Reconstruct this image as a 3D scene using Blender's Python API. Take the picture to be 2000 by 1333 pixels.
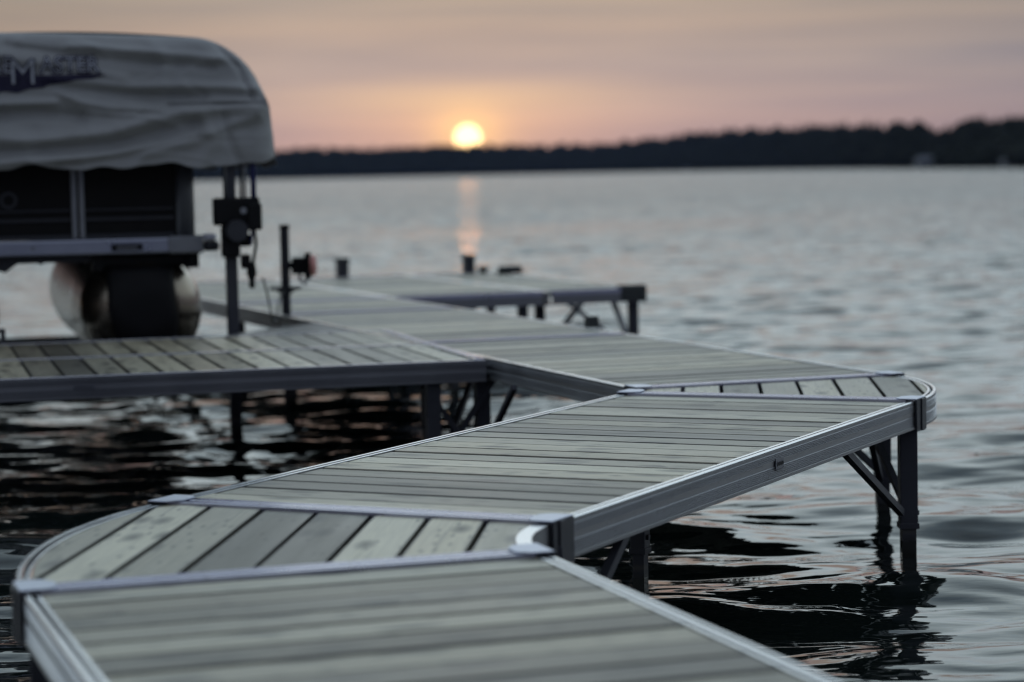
import bpy, bmesh, math, random
import numpy as np
from mathutils import Vector, Matrix, noise as mnoise

PI = math.pi
for o in list(bpy.data.objects): bpy.data.objects.remove(o)
S = bpy.context.scene
random.seed(7)

# ------------------------------------------------------------------ camera
F_PX, HOR, ROLL, CAM_H = 4580.6, 339.0, 0.0205, 0.8944     # focal length / horizon in the 2000 px photograph
cam = bpy.data.cameras.new('camera'); camo = bpy.data.objects.new('camera', cam)
S.collection.objects.link(camo); S.camera = camo
cam.sensor_width = 36.0; cam.lens = F_PX / 2000 * 36.0
cam.clip_start = 0.05; cam.clip_end = 20000
pitch = math.atan((666.5 - HOR) / F_PX)
Fw = Vector((0, math.cos(pitch), -math.sin(pitch)))
Rt = Vector((1, 0, 0)); Up = Vector((0, math.sin(pitch), math.cos(pitch)))
R2 = Rt * math.cos(ROLL) - Up * math.sin(ROLL); U2 = Rt * math.sin(ROLL) + Up * math.cos(ROLL)
m = Matrix((R2, U2, -Fw)).transposed().to_4x4(); m.translation = Vector((0, 0, CAM_H))
camo.matrix_world = m
cam.dof.use_dof = True; cam.dof.focus_distance = 7.8; cam.dof.aperture_fstop = 1.95; cam.dof.aperture_blades = 0

S.render.engine = 'CYCLES'
S.cycles.use_denoising = True
S.cycles.max_bounces = 8; S.cycles.filter_width = 1.2
S.view_settings.view_transform = 'Standard'; S.view_settings.look = 'None'
S.view_settings.gamma = 1; S.view_settings.exposure = 0

# ------------------------------------------------------------------ sky (dusk, sun just above the far shore)
HAZE = .000028
SUN_AZ = math.atan((922 - 1000) / F_PX)         # left of straight ahead (+Y)
SUN_EL = math.radians(0.88)
sun_dir = Vector((math.sin(SUN_AZ) * math.cos(SUN_EL), math.cos(SUN_AZ) * math.cos(SUN_EL), math.sin(SUN_EL)))

W = bpy.data.worlds.new('World'); S.world = W; W.use_nodes = True
nt = W.node_tree; N = nt.nodes; LK = nt.links
for n in list(N): N.remove(n)
def wn(t, **k):
    n = N.new(t)
    for a, b in k.items(): setattr(n, a, b)
    return n
def wmath(op, a, b=None, c=None, clamp=False):
    n = wn('ShaderNodeMath', operation=op, use_clamp=clamp)
    for i, v in enumerate((a, b, c)):
        if v is None: continue
        if isinstance(v, (int, float)): n.inputs[i].default_value = v
        else: LK.new(v, n.inputs[i])
    return n.outputs[0]
def wmix(mode, f, a, b, clamp=False):
    n = wn('ShaderNodeMix', data_type='RGBA', blend_type=mode, clamp_factor=True)
    n.clamp_result = clamp
    for i, v in ((0, f), (6, a), (7, b)):
        if isinstance(v, (int, float)): n.inputs[i].default_value = v
        elif isinstance(v, (tuple, list)): n.inputs[i].default_value = (*v, 1)
        else: LK.new(v, n.inputs[i])
    return n.outputs[2]
def wramp(fac, stops, interp='EASE'):
    n = wn('ShaderNodeValToRGB'); cr = n.color_ramp; cr.interpolation = interp
    while len(cr.elements) < len(stops): cr.elements.new(0.5)
    for e, (p, c) in zip(cr.elements, stops): e.position = p; e.color = (*c, 1)
    LK.new(fac, n.inputs[0]); return n.outputs[0]
tc = wn('ShaderNodeTexCoord'); gen = tc.outputs['Generated']
sep = wn('ShaderNodeSeparateXYZ'); LK.new(gen, sep.inputs[0])
el = wmath('MULTIPLY', wmath('ARCSINE', wmath('MINIMUM', wmath('MAXIMUM', sep.outputs[2], -1.0), 1.0)), 180 / PI)   # elevation, degrees
az = wmath('MULTIPLY', wmath('ARCTAN2', sep.outputs[0], sep.outputs[1]), 180 / PI)                                # azimuth from +Y, degrees
daz = wmath('SUBTRACT', az, math.degrees(SUN_AZ))
# elevation profile (square-root scale gives the first degrees room)
sq = wmath('SQRT', wmath('DIVIDE', wmath('MAXIMUM', el, 0.0), 90.0))
def P(d): return math.sqrt(d / 90)
front = wramp(sq, [(0.0, (.43, .30, .29)), (P(.8), (.46, .35, .335)), (P(1.6), (.445, .37, .355)), (P(2.6), (.41, .365, .345)),
                   (P(3.5), (.43, .365, .315)), (P(4.3), (.43, .375, .31)), (P(6.0), (.70, .79, .80)), (P(10), (.94, 1.13, 1.17)), (P(20), (.92, 1.14, 1.20)), (P(34), (.46, .61, .70)), (P(60), (.31, .39, .48)), (1.0, (.32, .37, .44))], 'LINEAR')
back = wramp(sq, [(0.0, (.16, .17, .22)), (P(8), (.16, .18, .24)), (P(30), (.22, .26, .33)), (1.0, (.32, .37, .44))], 'LINEAR')
cosaz = wmath('COSINE', wmath('MULTIPLY', daz, PI / 180))
fb = wmath('MULTIPLY_ADD', cosaz, 0.5, 0.5, clamp=True)
fb = wmath('POWER', fb, 1.1)
base = wmix('MIX', fb, back, front)
# the right of the view is greyer and darker than the left
side = wmath('MULTIPLY_ADD', daz, 1 / 15.0, -0.28, clamp=True)
sidel = wmath('MULTIPLY_ADD', daz, -1 / 12.0, -0.35, clamp=True)
base = wmix('MULTIPLY', wmath('MULTIPLY', side, wmath('SUBTRACT', 1.0, wmath('DIVIDE', el, 12.0), clamp=True)), base, (.45, .54, .68))
base = wmix('MULTIPLY', wmath('MULTIPLY', sidel, wmath('SUBTRACT', 1.0, wmath('DIVIDE', el, 14.0), clamp=True)), base, (.45, .47, .46))
# long soft cloud streaks
mp = wn('ShaderNodeMapping'); LK.new(gen, mp.inputs[0]); mp.inputs['Scale'].default_value = (5.0, 5.0, 75.0); mp.inputs['Rotation'].default_value = (0, math.radians(1.5), 0)
ns = wn('ShaderNodeTexNoise'); LK.new(mp.outputs[0], ns.inputs[0]); ns.inputs['Scale'].default_value = 1.6; ns.inputs['Detail'].default_value = 4; ns.inputs['Roughness'].default_value = .5
cl = wmath('MULTIPLY_ADD', ns.outputs[0], 2.2, -0.6, clamp=True)
base = wmix('MIX', wmath('MULTIPLY', cl, 0.8), base, wmix('MULTIPLY', 1.0, base, (1.16, 1.07, 1.02)))
cl2 = wmath('SUBTRACT', 1.0, cl)
base = wmix('MIX', wmath('MULTIPLY', cl2, 0.75), base, wmix('MULTIPLY', 1.0, base, (.80, .82, .92)))
# glow round the sun: wide flat band and a tighter core
del_ = wmath('SUBTRACT', el, math.degrees(SUN_EL))
def gauss(sx, sy, dy=0.0):
    a = wmath('POWER', wmath('DIVIDE', daz, sx), 2.0)
    b = wmath('POWER', wmath('DIVIDE', wmath('SUBTRACT', del_, dy), sy), 2.0)
    return wmath('POWER', 2.71828, wmath('MULTIPLY', wmath('ADD', a, b), -1.0))
def powabs(v): return wmath('ABSOLUTE', v)
g0 = gauss(4.0, .38, .95); g1 = gauss(3.0, .75, .35); g2 = gauss(.9, .60, .10); g3 = gauss(7.0, 1.3, .7)
base = wmix('ADD', g3, base, (.05, .022, .0))
base = wmix('ADD', g0, base, (.17, .105, .01))
base = wmix('ADD', g1, base, (.24, .10, -.01))
base = wmix('ADD', g2, base, (.46, .25, .00))
# a physical sky adds its own low-sun colour over everything
sky = wn('ShaderNodeTexSky', sky_type='NISHITA'); sky.sun_disc = False
sky.sun_elevation = SUN_EL; sky.sun_rotation = SUN_AZ
base = wmix('ADD', 1.0, base, wmix('MULTIPLY', 1.0, sky.outputs[0], (.004, .004, .004)))
# the sun itself
dt = wn('ShaderNodeVectorMath', operation='DOT_PRODUCT'); LK.new(gen, dt.inputs[0]); dt.inputs[1].default_value = sun_dir
ang = wmath('MULTIPLY', wmath('ARCCOSINE', wmath('MINIMUM', dt.outputs['Value'], 1.0)), 180 / PI)
disc = wmath('SUBTRACT', 1.0, wmath('MULTIPLY', wmath('SUBTRACT', ang, 0.305), 25.0), clamp=True)
disc = wmath('MINIMUM', disc, 1.0)
base = wmix('ADD', disc, base, (2.4, 1.6, .70))
bg = wn('ShaderNodeBackground'); LK.new(base, bg.inputs[0]); bg.inputs[1].default_value = 1.0
wo = wn('ShaderNodeOutputWorld'); LK.new(bg.outputs[0], wo.inputs[0])
W.cycles.sampling_method = 'MANUAL'; W.cycles.sample_map_resolution = 2048

sl = bpy.data.lights.new('sun', 'SUN'); sl.energy = 0.003; sl.angle = math.radians(.5); sl.color = (1.0, .42, .16)
slo = bpy.data.objects.new('sun', sl); S.collection.objects.link(slo)
slo.rotation_euler = (-sun_dir).to_track_quat('-Z', 'Y').to_euler()

# ------------------------------------------------------------------ materials
def srgb(r, g, b):
    f = lambda c: (c / 255) / 12.92 if c <= 10 else (((c / 255) + .055) / 1.055) ** 2.4
    return (f(r), f(g), f(b))
class MB:
    def __init__(s, name):
        s.m = bpy.data.materials.new(name); s.m.use_nodes = True; s.nt = s.m.node_tree; s.N = s.nt.nodes
        s.p = s.N['Principled BSDF']; s.out = s.N['Material Output']
    def n(s, t, **k):
        x = s.N.new(t)
        for a, b in k.items(): setattr(x, a, b)
        return x
    def l(s, a, b): s.nt.links.new(a, b)
    def math(s, op, a, b=None, c=None, clamp=False):
        x = s.n('ShaderNodeMath', operation=op, use_clamp=clamp)
        for i, v in enumerate((a, b, c)):
            if v is None: continue
            if isinstance(v, (int, float)): x.inputs[i].default_value = v
            else: s.l(v, x.inputs[i])
        return x.outputs[0]
    def mix(s, mode, f, a, b):
        x = s.n('ShaderNodeMix', data_type='RGBA', blend_type=mode)
        for i, v in ((0, f), (6, a), (7, b)):
            if isinstance(v, (int, float)): x.inputs[i].default_value = v
            elif isinstance(v, (tuple, list)): x.inputs[i].default_value = (*v, 1)
            else: s.l(v, x.inputs[i])
        return x.outputs[2]
    def coord(s, which='Object', scale=(1, 1, 1)):
        c = s.n('ShaderNodeTexCoord'); mp = s.n('ShaderNodeMapping'); s.l(c.outputs[which], mp.inputs[0])
        mp.inputs['Scale'].default_value = scale; return mp.outputs[0]
    def noise(s, vec, scale, detail=3, rough=.5):
        x = s.n('ShaderNodeTexNoise'); s.l(vec, x.inputs[0]); x.inputs['Scale'].default_value = scale
        x.inputs['Detail'].default_value = detail; x.inputs['Roughness'].default_value = rough; return x.outputs[0]
    def bump(s, h, strength, dist):
        b = s.n('ShaderNodeBump'); s.l(h, b.inputs['Height']); b.inputs['Strength'].default_value = strength
        b.inputs['Distance'].default_value = dist; s.l(b.outputs[0], s.p.inputs['Normal'])
def simple(name, col, rough=.6, metal=0.0, var=.15, nscale=8.0, spec=.5, bump=0.0):
    b = MB(name); v = b.coord('Object'); n = b.noise(v, nscale, 4, .6)
    f = b.math('MULTIPLY_ADD', n, 2 * var, 1 - var)
    c = b.mix('MULTIPLY', 1.0, col, (1, 1, 1))
    g = b.n('ShaderNodeCombineColor'); [b.l(f, g.inputs[i]) for i in range(3)]
    c = b.mix('MULTIPLY', 1.0, col, g.outputs[0]); b.l(c, b.p.inputs['Base Color'])
    b.l(b.math('MULTIPLY_ADD', n, .3, rough - .15, clamp=True), b.p.inputs['Roughness'])
    b.p.inputs['Metallic'].default_value = metal; b.p.inputs['Specular IOR Level'].default_value = spec
    if bump: b.bump(b.noise(v, nscale * 6, 3), bump, .002)
    return b.m

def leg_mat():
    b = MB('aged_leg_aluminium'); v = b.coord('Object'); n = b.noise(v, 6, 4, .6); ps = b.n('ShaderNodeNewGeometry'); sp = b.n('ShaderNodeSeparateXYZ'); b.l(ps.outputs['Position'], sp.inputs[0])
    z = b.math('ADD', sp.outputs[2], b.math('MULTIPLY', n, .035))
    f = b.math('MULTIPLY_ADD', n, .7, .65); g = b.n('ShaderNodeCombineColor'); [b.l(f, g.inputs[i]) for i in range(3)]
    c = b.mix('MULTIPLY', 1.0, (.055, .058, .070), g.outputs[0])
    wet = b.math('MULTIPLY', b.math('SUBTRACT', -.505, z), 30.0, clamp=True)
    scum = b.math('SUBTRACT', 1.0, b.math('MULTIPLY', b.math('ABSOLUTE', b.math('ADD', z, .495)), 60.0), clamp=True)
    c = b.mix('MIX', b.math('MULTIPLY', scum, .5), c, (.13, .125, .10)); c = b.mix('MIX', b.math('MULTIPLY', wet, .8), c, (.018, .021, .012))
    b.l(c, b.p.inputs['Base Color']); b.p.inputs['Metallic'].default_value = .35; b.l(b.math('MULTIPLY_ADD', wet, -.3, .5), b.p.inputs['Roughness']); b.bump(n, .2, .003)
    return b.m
def wood_mat():
    b = MB('weathered_deck_wood')
    uv = b.coord('UV'); isl = b.n('ShaderNodeNewGeometry').outputs['Random Per Island']
    def sc(x, y):
        mp = b.n('ShaderNodeMapping'); b.l(uv, mp.inputs[0]); mp.inputs['Scale'].default_value = (x, y, 1)
        cmb = b.n('ShaderNodeCombineXYZ'); b.l(isl, cmb.inputs[2])
        vm = b.n('ShaderNodeVectorMath', operation='MULTIPLY_ADD'); b.l(cmb.outputs[0], vm.inputs[0]); vm.inputs[1].default_value = (0, 0, 37.0); b.l(mp.outputs[0], vm.inputs[2]); return vm.outputs[0]
    fine = b.noise(sc(4, 130), 1.0, 5, .65); broad = b.noise(sc(1.2, 14), 1.0, 4, .55); blot = b.noise(sc(1.6, 5), 1.3, 3, .6)
    rp = b.n('ShaderNodeValToRGB'); e = rp.color_ramp.elements
    e[0].position = 0; e[0].color = (.112, .105, .080, 1); e[1].position = 1; e[1].color = (.62, .59, .44, 1)
    x = e = rp.color_ramp.elements.new(.5); x.color = (.345, .33, .25, 1)
    rnd = b.math('FRACT', b.math('MULTIPLY', isl, 91.7))
    b.l(rnd, rp.inputs[0])
    col = rp.outputs[0]
    warm = b.math('FRACT', b.math('MULTIPLY', isl, 37.3))
    col = b.mix('MULTIPLY', b.math('MULTIPLY', warm, .6), col, (1.10, 1.0, .88))
    def mulf(col, f):
        g = b.n('ShaderNodeCombineColor'); [b.l(f, g.inputs[i]) for i in range(3)]
        return b.mix('MULTIPLY', 1.0, col, g.outputs[0])
    col = mulf(col, b.math('MULTIPLY_ADD', broad, .55, .72))
    col = mulf(col, b.math('MULTIPLY_ADD', fine, .9, .56))
    col = mulf(col, b.math('MULTIPLY_ADD', blot, .5, .75))
    # knots: sparse dark elongated spots
    def knots(sx, sy, r, keep):
        vo = b.n('ShaderNodeTexVoronoi', feature='F1', voronoi_dimensions='2D'); b.l(sc(sx, sy), vo.inputs['Vector']); vo.inputs['Scale'].default_value = 1; vo.inputs['Randomness'].default_value = .95
        k = b.math('SUBTRACT', 1.0, b.math('DIVIDE', vo.outputs['Distance'], r), clamp=True)
        sp = b.n('ShaderNodeSeparateColor'); b.l(vo.outputs['Color'], sp.inputs[0])
        return b.math('MULTIPLY', b.math('POWER', k, .6), b.math('GREATER_THAN', sp.outputs[0], 1 - keep))
    wob = fine
    k1 = knots(3.6, 10, .30, .42); k2 = knots(9, 34, .26, .30)
    kk = b.math('MAXIMUM', k1, b.math('MULTIPLY', k2, .8))
    kk = b.math('MULTIPLY', kk, b.math('MULTIPLY_ADD', fine, .6, .6), clamp=True)
    col = b.mix('MIX', b.math('MULTIPLY', kk, .95), col, (.014, .012, .010))
    # cracks and checks running with the grain
    ck = b.noise(sc(1.4, 75), 1.0, 2, .5)
    ckm = b.math('MULTIPLY', b.math('GREATER_THAN', ck, .665), .35)
    col = b.mix('MIX', ckm, col, (.07, .068, .06))
    # shade of the gaps painted along the eased edges, screw heads near the ends
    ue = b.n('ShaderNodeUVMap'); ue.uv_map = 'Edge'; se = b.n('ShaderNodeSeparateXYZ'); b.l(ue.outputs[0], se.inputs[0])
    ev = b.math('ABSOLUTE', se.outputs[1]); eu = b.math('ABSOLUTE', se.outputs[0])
    gap_shade = b.math('MULTIPLY', b.math('SUBTRACT', b.math('ADD', ev, b.math('MULTIPLY', broad, .10)), .965), 16.0, clamp=True)
    col = b.mix('MIX', b.math('MULTIPLY', gap_shade, .8), col, (.030, .029, .027))
    su = b.math('MULTIPLY', b.math('SUBTRACT', eu, .955), .55); sv = b.math('MULTIPLY', b.math('SUBTRACT', ev, .52), .07)
    sd = b.math('SQRT', b.math('ADD', b.math('POWER', su, 2.0), b.math('POWER', sv, 2.0)))
    col = b.mix('MIX', b.math('MULTIPLY', b.math('LESS_THAN', sd, .0048), .8), col, (.035, .034, .036))
    # a few pale droppings and dark damp stains
    stn = b.noise(sc(.9, 2.2), 2.0, 4, .6)
    col = b.mix('MIX', b.math('MULTIPLY', b.math('MULTIPLY', b.math('SUBTRACT', stn, .60), 6.0, clamp=True), .38), col, (.075, .075, .068))
    b.l(col, b.p.inputs['Base Color'])
    b.l(b.math('MULTIPLY_ADD', broad, .3, .27), b.p.inputs['Roughness'])
    b.p.inputs['Specular IOR Level'].default_value = .5
    h = b.math('ADD', b.math('MULTIPLY', fine, .6), b.math('MULTIPLY', broad, .6)); h = b.math('SUBTRACT', h, b.math('MULTIPLY', kk, .4))
    b.bump(h, .45, .003)
    return b.m

def alu_mat(name, col, rough, streak=.12):
    b = MB(name); v = b.coord('Object', (1, 1, 1)); n1 = b.noise(v, 3.0, 4, .6); n2 = b.noise(b.coord('Object', (40, 40, 220)), 1.0, 3, .6)
    n3 = b.noise(v, 60, 2, .5)
    f = b.math('ADD', b.math('MULTIPLY_ADD', n1, .35, .82 - streak), b.math('MULTIPLY', n2, streak))
    g = b.n('ShaderNodeCombineColor'); [b.l(f, g.inputs[i]) for i in range(3)]
    c = b.mix('MULTIPLY', 1.0, col, g.outputs[0])
    sp = b.math('MULTIPLY', b.math('GREATER_THAN', n3, .68), .35)
    c = b.mix('MIX', sp, c, (.10, .10, .10)); b.l(c, b.p.inputs['Base Color'])
    b.p.inputs['Metallic'].default_value = .92
    b.l(b.math('MULTIPLY_ADD', n1, .3, rough - .15, clamp=True), b.p.inputs['Roughness'])
    b.bump(b.math('ADD', n2, b.math('MULTIPLY', n3, .5)), .12, .002)
    return b.m

M = {}
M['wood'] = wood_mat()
M['alu'] = alu_mat('mill_aluminium', (.285, .29, .305), .40)
M['ridge'] = alu_mat('skylit_ridge_metal', (.44, .45, .49), .36)  # sky light caught by the ridge tops, put into a paler metal colour
M['lip'] = alu_mat('highlight_edge_metal', (.72, .74, .78), .18, .05)  # highlight on the rail lips, put into a brighter copy of the metal
M['trim_lip'] = alu_mat('bright_trim_edge', (.70, .71, .80), .2, .05)  # trim lips likewise carry their highlight in a brighter colour
M['trim'] = alu_mat('anodised_trim', (.55, .55, .68), .30)
M['plate'] = alu_mat('connector_plate_metal', (.50, .53, .64), .36)
M['dark'] = simple('dark_painted_metal', (.045, .047, .056), .45, .3, .25, 9)
M['leg'] = leg_mat()
M['black'] = simple('black_plastic', (.008, .008, .009), .55, 0, .3, 12, .2)
M['fence'] = simple('dark_boat_panel', (.006, .0055, .006), .6, 0, .3, 4, .25)
M['boat_alu'] = alu_mat('boat_aluminium', (.45, .47, .55), .32)
M['pontoon'] = simple('weathered_pontoon_aluminium', (.24, .205, .165), .22, .9, .6, 4.5, bump=.3)
M['navy'] = simple('navy_print', (.012, .010, .040), .7, 0, .2, 20)
M['letter'] = simple('pale_print', (.38, .40, .45), .75, 0, .1, 20)
M['steel'] = simple('galvanised_steel', (.30, .31, .33), .45, .8, .25, 14)
M['rubber'] = simple('grey_rubber', (.05, .055, .055), .8, 0, .2, 14)
M['pale'] = simple('pale_lens_plastic', (.75, .76, .85), .3, 0, .06, 8)
M['red'] = simple('faded_red_lens', (.78, .36, .31), .4, 0, .1, 12)
M['blue'] = simple('blue_cable', (.03, .035, .14), .5, 0, .1, 20)
M['ink'] = simple('dark_ink', (.012, .012, .016), .6, 0, .1, 20)
M['badge'] = simple('badge_metal', (.16, .165, .19), .4, .5, .2, 50)
def canvas_mat():
    b = MB('grey_canvas'); v = b.coord('Object'); n = b.noise(v, 2.2, 5, .6); w = b.noise(b.coord('Object', (1, 1, 1)), 260, 2, .5)
    st = b.noise(b.coord('Object', (3, 3, .8)), 2.0, 4, .6)
    c = b.mix('MIX', n, (.275, .285, .295), (.40, .405, .41)); c = b.mix('MULTIPLY', b.math('MULTIPLY', st, .5), c, (.76, .74, .66))
    b.l(c, b.p.inputs['Base Color']); b.p.inputs['Roughness'].default_value = .62; b.p.inputs['Sheen Weight'].default_value = .15
    b.bump(b.math('ADD', w, b.math('MULTIPLY', n, 2)), .2, .002); return b.m
M['canvas'] = canvas_mat()

def water_mat():
    b = MB('lake_water'); p = b.p
    v = b.coord('Object', (1, 1, 1)); n0 = b.noise(v, .35, 2, .5)
    p.inputs['Base Color'].default_value = (.006, .010, .009, 1)
    p.inputs['Roughness'].default_value = .035; p.inputs['IOR'].default_value = 1.333; p.inputs['Specular IOR Level'].default_value = .5
    r1 = b.noise(b.coord('Object', (1.1, 2.7, 1)), 1.0, 2, .5); r2 = b.noise(b.coord('Object', (5.5, 12, 1)), 1.0, 2, .5)
    r3 = b.noise(b.coord('Object', (.35, .5, 1)), 1.0, 2, .5)           # gusts: rougher and calmer patches
    g = b.math('MULTIPLY_ADD', r3, 1.6, -.3, clamp=True)
    h = b.math('ADD', b.math('MULTIPLY', r1, 1.0), b.math('MULTIPLY', r2, b.math('MULTIPLY', g, .12)))
    b.bump(h, 1.0, .028)
    # open water away from the shelter of the dock is roughened by the breeze
    sp = b.n('ShaderNodeSeparateXYZ'); tcn = b.n('ShaderNodeTexCoord'); b.l(tcn.outputs['Object'], sp.inputs[0])
    wind = b.math('MULTIPLY_ADD', sp.outputs[1], 1 / 110.0, -.10, clamp=True)
    b.l(b.math('MULTIPLY_ADD', b.math('POWER', wind, .6), .16, .03), p.inputs['Roughness'])
    for nn in b.N:
        if nn.type == 'BUMP': b.l(b.math('MULTIPLY_ADD', wind, .26, .05), nn.inputs['Distance'])
    return b.m
M['water'] = water_mat()
M['forest'] = simple('distant_foliage', (.016, .020, .016), .9, 0, .5, .03, .1)
M['soil'] = simple('shore_ground', (.018, .02, .014), .95, 0, .3, .02, .1)

# ------------------------------------------------------------------ object helpers
def tag(o, label=None, cat=None, group=None, kind=None):
    if label: o['label'] = label
    if cat: o['category'] = cat
    if group: o['group'] = group
    if kind: o['kind'] = kind
    return o
def thing(name, label, cat, loc=(0, 0, 0), rz=0.0, group=None):
    o = bpy.data.objects.new(name, None); S.collection.objects.link(o); o.location = loc; o.rotation_euler = (0, 0, rz)
    o.empty_display_size = .1
    return tag(o, label, cat, group)
def obj(name, bm, mat, parent=None, smooth=False, angle=None):
    me = bpy.data.meshes.new(name); bmesh.ops.recalc_face_normals(bm, faces=bm.faces); bm.to_mesh(me); bm.free()
    o = bpy.data.objects.new(name, me); S.collection.objects.link(o)
    if isinstance(mat, (list, tuple)): [me.materials.append(x) for x in mat]
    else: me.materials.append(mat)
    if parent: o.parent = parent
    if smooth:
        for p in me.polygons: p.use_smooth = True
        if angle:
            me.set_sharp_from_angle(angle=math.radians(angle))
    return o
def box(bm, x0, x1, y0, y1, z0, z1, bev=0.0, rot=None, piv=None):
    r = bmesh.ops.create_cube(bm, size=1.0)['verts']
    for v in r:
        v.co = Vector(((x0 + x1) / 2 + v.co.x * (x1 - x0), (y0 + y1) / 2 + v.co.y * (y1 - y0), (z0 + z1) / 2 + v.co.z * (z1 - z0)))
        if rot is not None:
            pv = Vector(piv) if piv else Vector(((x0 + x1) / 2, (y0 + y1) / 2, (z0 + z1) / 2))
            v.co = pv + rot @ (v.co - pv)
    if bev:
        es = list({e for v in r for e in v.link_edges})
        bmesh.ops.bevel(bm, geom=es, offset=bev, segments=2, affect='EDGES', profile=.5)
def tube(bm, pts, r, seg=10, cap=True):
    pts = [Vector(p) for p in pts]; rs = r if isinstance(r, (list, tuple)) else [r] * len(pts); rings = []
    for i, p in enumerate(pts):
        d = (pts[min(i + 1, len(pts) - 1)] - pts[max(i - 1, 0)]).normalized()
        a = d.orthogonal().normalized() if i == 0 else (a - d * a.dot(d)).normalized()
        b2 = d.cross(a)
        rings.append([bm.verts.new(p + (a * math.cos(t) + b2 * math.sin(t)) * rs[i]) for t in (2 * PI * k / seg for k in range(seg))])
    for A, B in zip(rings, rings[1:]):
        for k in range(seg): bm.faces.new((A[k], A[(k + 1) % seg], B[(k + 1) % seg], B[k]))
    if cap: bm.faces.new(rings[0][::-1]); bm.faces.new(rings[-1])
def bar(bm, a, b, w, h):
    a, b = Vector(a), Vector(b); d = (b - a).normalized(); s = d.cross(Vector((0, 0, 1)))
    s = s.normalized() if s.length > 1e-4 else Vector((1, 0, 0)); t = s.cross(d)
    q = [[bm.verts.new(p + s * (i * w / 2) + t * (j * h / 2)) for i, j in ((-1, -1), (1, -1), (1, 1), (-1, 1))] for p in (a, b)]
    for k in range(4): bm.faces.new((q[0][k], q[0][(k + 1) % 4], q[1][(k + 1) % 4], q[1][k]))
    bm.faces.new(q[0][::-1]); bm.faces.new(q[1])
RDG = .0031
def sweep(bm, prof, frames, lipz=None):
    """prof: closed list of (x outward, z); frames: list of (origin, outward unit)"""
    rings = [[bm.verts.new(Vector((o[0] + n[0] * x, o[1] + n[1] * x, z))) for x, z in prof] for o, n in frames]
    k = len(prof)
    for A, B in zip(rings, rings[1:]):
        for i in range(k):
            f = bm.faces.new((A[i], A[(i + 1) % k], B[(i + 1) % k], B[i]))
            if lipz is not None and prof[i][1] > lipz and prof[(i + 1) % k][1] > lipz: f.material_index = 1
            elif lipz is not None and abs(prof[i][0] - RDG) < 1e-6 and prof[(i + 1) % k][0] == 0: f.material_index = 2
    bm.faces.new(rings[0][::-1]); bm.faces.new(rings[-1])

RAIL_H = .107
def rail_profile():
    p = [(0, -.001), (-.001, 0), (-.011, 0), (-.012, -.001), (-.012, -.016), (-.023, -.016), (-.023, -.002), (-.024, -.001), (-.033, -.001), (-.034, -.002), (-.034, -.03),
         (-.010, -.03), (-.010, -.095), (-.032, -.095), (-.032, -RAIL_H), (.003, -RAIL_H), (.004, -RAIL_H + .001), (.004, -.096), (0, -.093)]
    def ridges(z0, n, pitch):
        out = []
        for i in range(n):
            z = z0 + i * pitch
            out += [(0, z), (RDG, z + .0006), (RDG, z + .0016), (0, z + .0034)]
        return out
    p += ridges(-.091, 6, .0058)
    p += ridges(-.040, 5, .0052)
    p += [(0, -.0125), (.0015, -.0115), (.0015, -.003)]
    return p
RAILP = rail_profile()
TRIMP = [(0, -.03), (0, .0035), (.002, .0045), (.011, .0045), (.012, -.004), (.031, -.004), (.032, .0045), (.041, .0045), (.043, .0035), (.043, -.03)]

def plank_mesh(bm, uvl, pts_world_poly, z, th, ax, off):
    pass
def straight_decking(L, w, n, parent, seed, x0=.036, gaps=None):
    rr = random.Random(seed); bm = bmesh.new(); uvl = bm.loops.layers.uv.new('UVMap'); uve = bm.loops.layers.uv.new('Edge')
    y = .046; pitch = (L - .092) / n; ed = [.046 + i * pitch for i in range(n + 1)]
    for i in range(n):
        gap = rr.choice([.009, .012, .014, .016, .018])
        a = ed[i] + gap / 2; b = ed[i + 1] - gap / 2; c = .0055; zt = -.0045 + rr.uniform(-.0012, .0012)
        prof = [(a, zt - .03), (a, zt - c), (a + c * .4, zt - c * .35), (a + c, zt), (b - c, zt), (b - c * .4, zt - c * .35), (b, zt - c), (b, zt - .03)]
        tilt = rr.uniform(-.0008, .0008); ends = (x0 + rr.uniform(0, .002), w - x0 - rr.uniform(0, .002))
        rings = [[bm.verts.new((x, q[0], q[1] + tilt * (q[0] - a) / (b - a))) for q in prof] for x in ends]
        ou, ov = rr.uniform(0, 50), rr.uniform(0, 50)
        fs = []
        for k in range(len(prof)):
            fs.append(bm.faces.new((rings[0][k], rings[0][(k + 1) % 8], rings[1][(k + 1) % 8], rings[1][k])))
        fs += [bm.faces.new(rings[0][::-1]), bm.faces.new(rings[1])]
        for f in fs:
            for lp in f.loops:
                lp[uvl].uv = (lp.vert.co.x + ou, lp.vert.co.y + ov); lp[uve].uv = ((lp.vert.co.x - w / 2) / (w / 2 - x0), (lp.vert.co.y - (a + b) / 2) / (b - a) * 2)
    return obj('decking', bm, M['wood'], parent)

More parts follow.
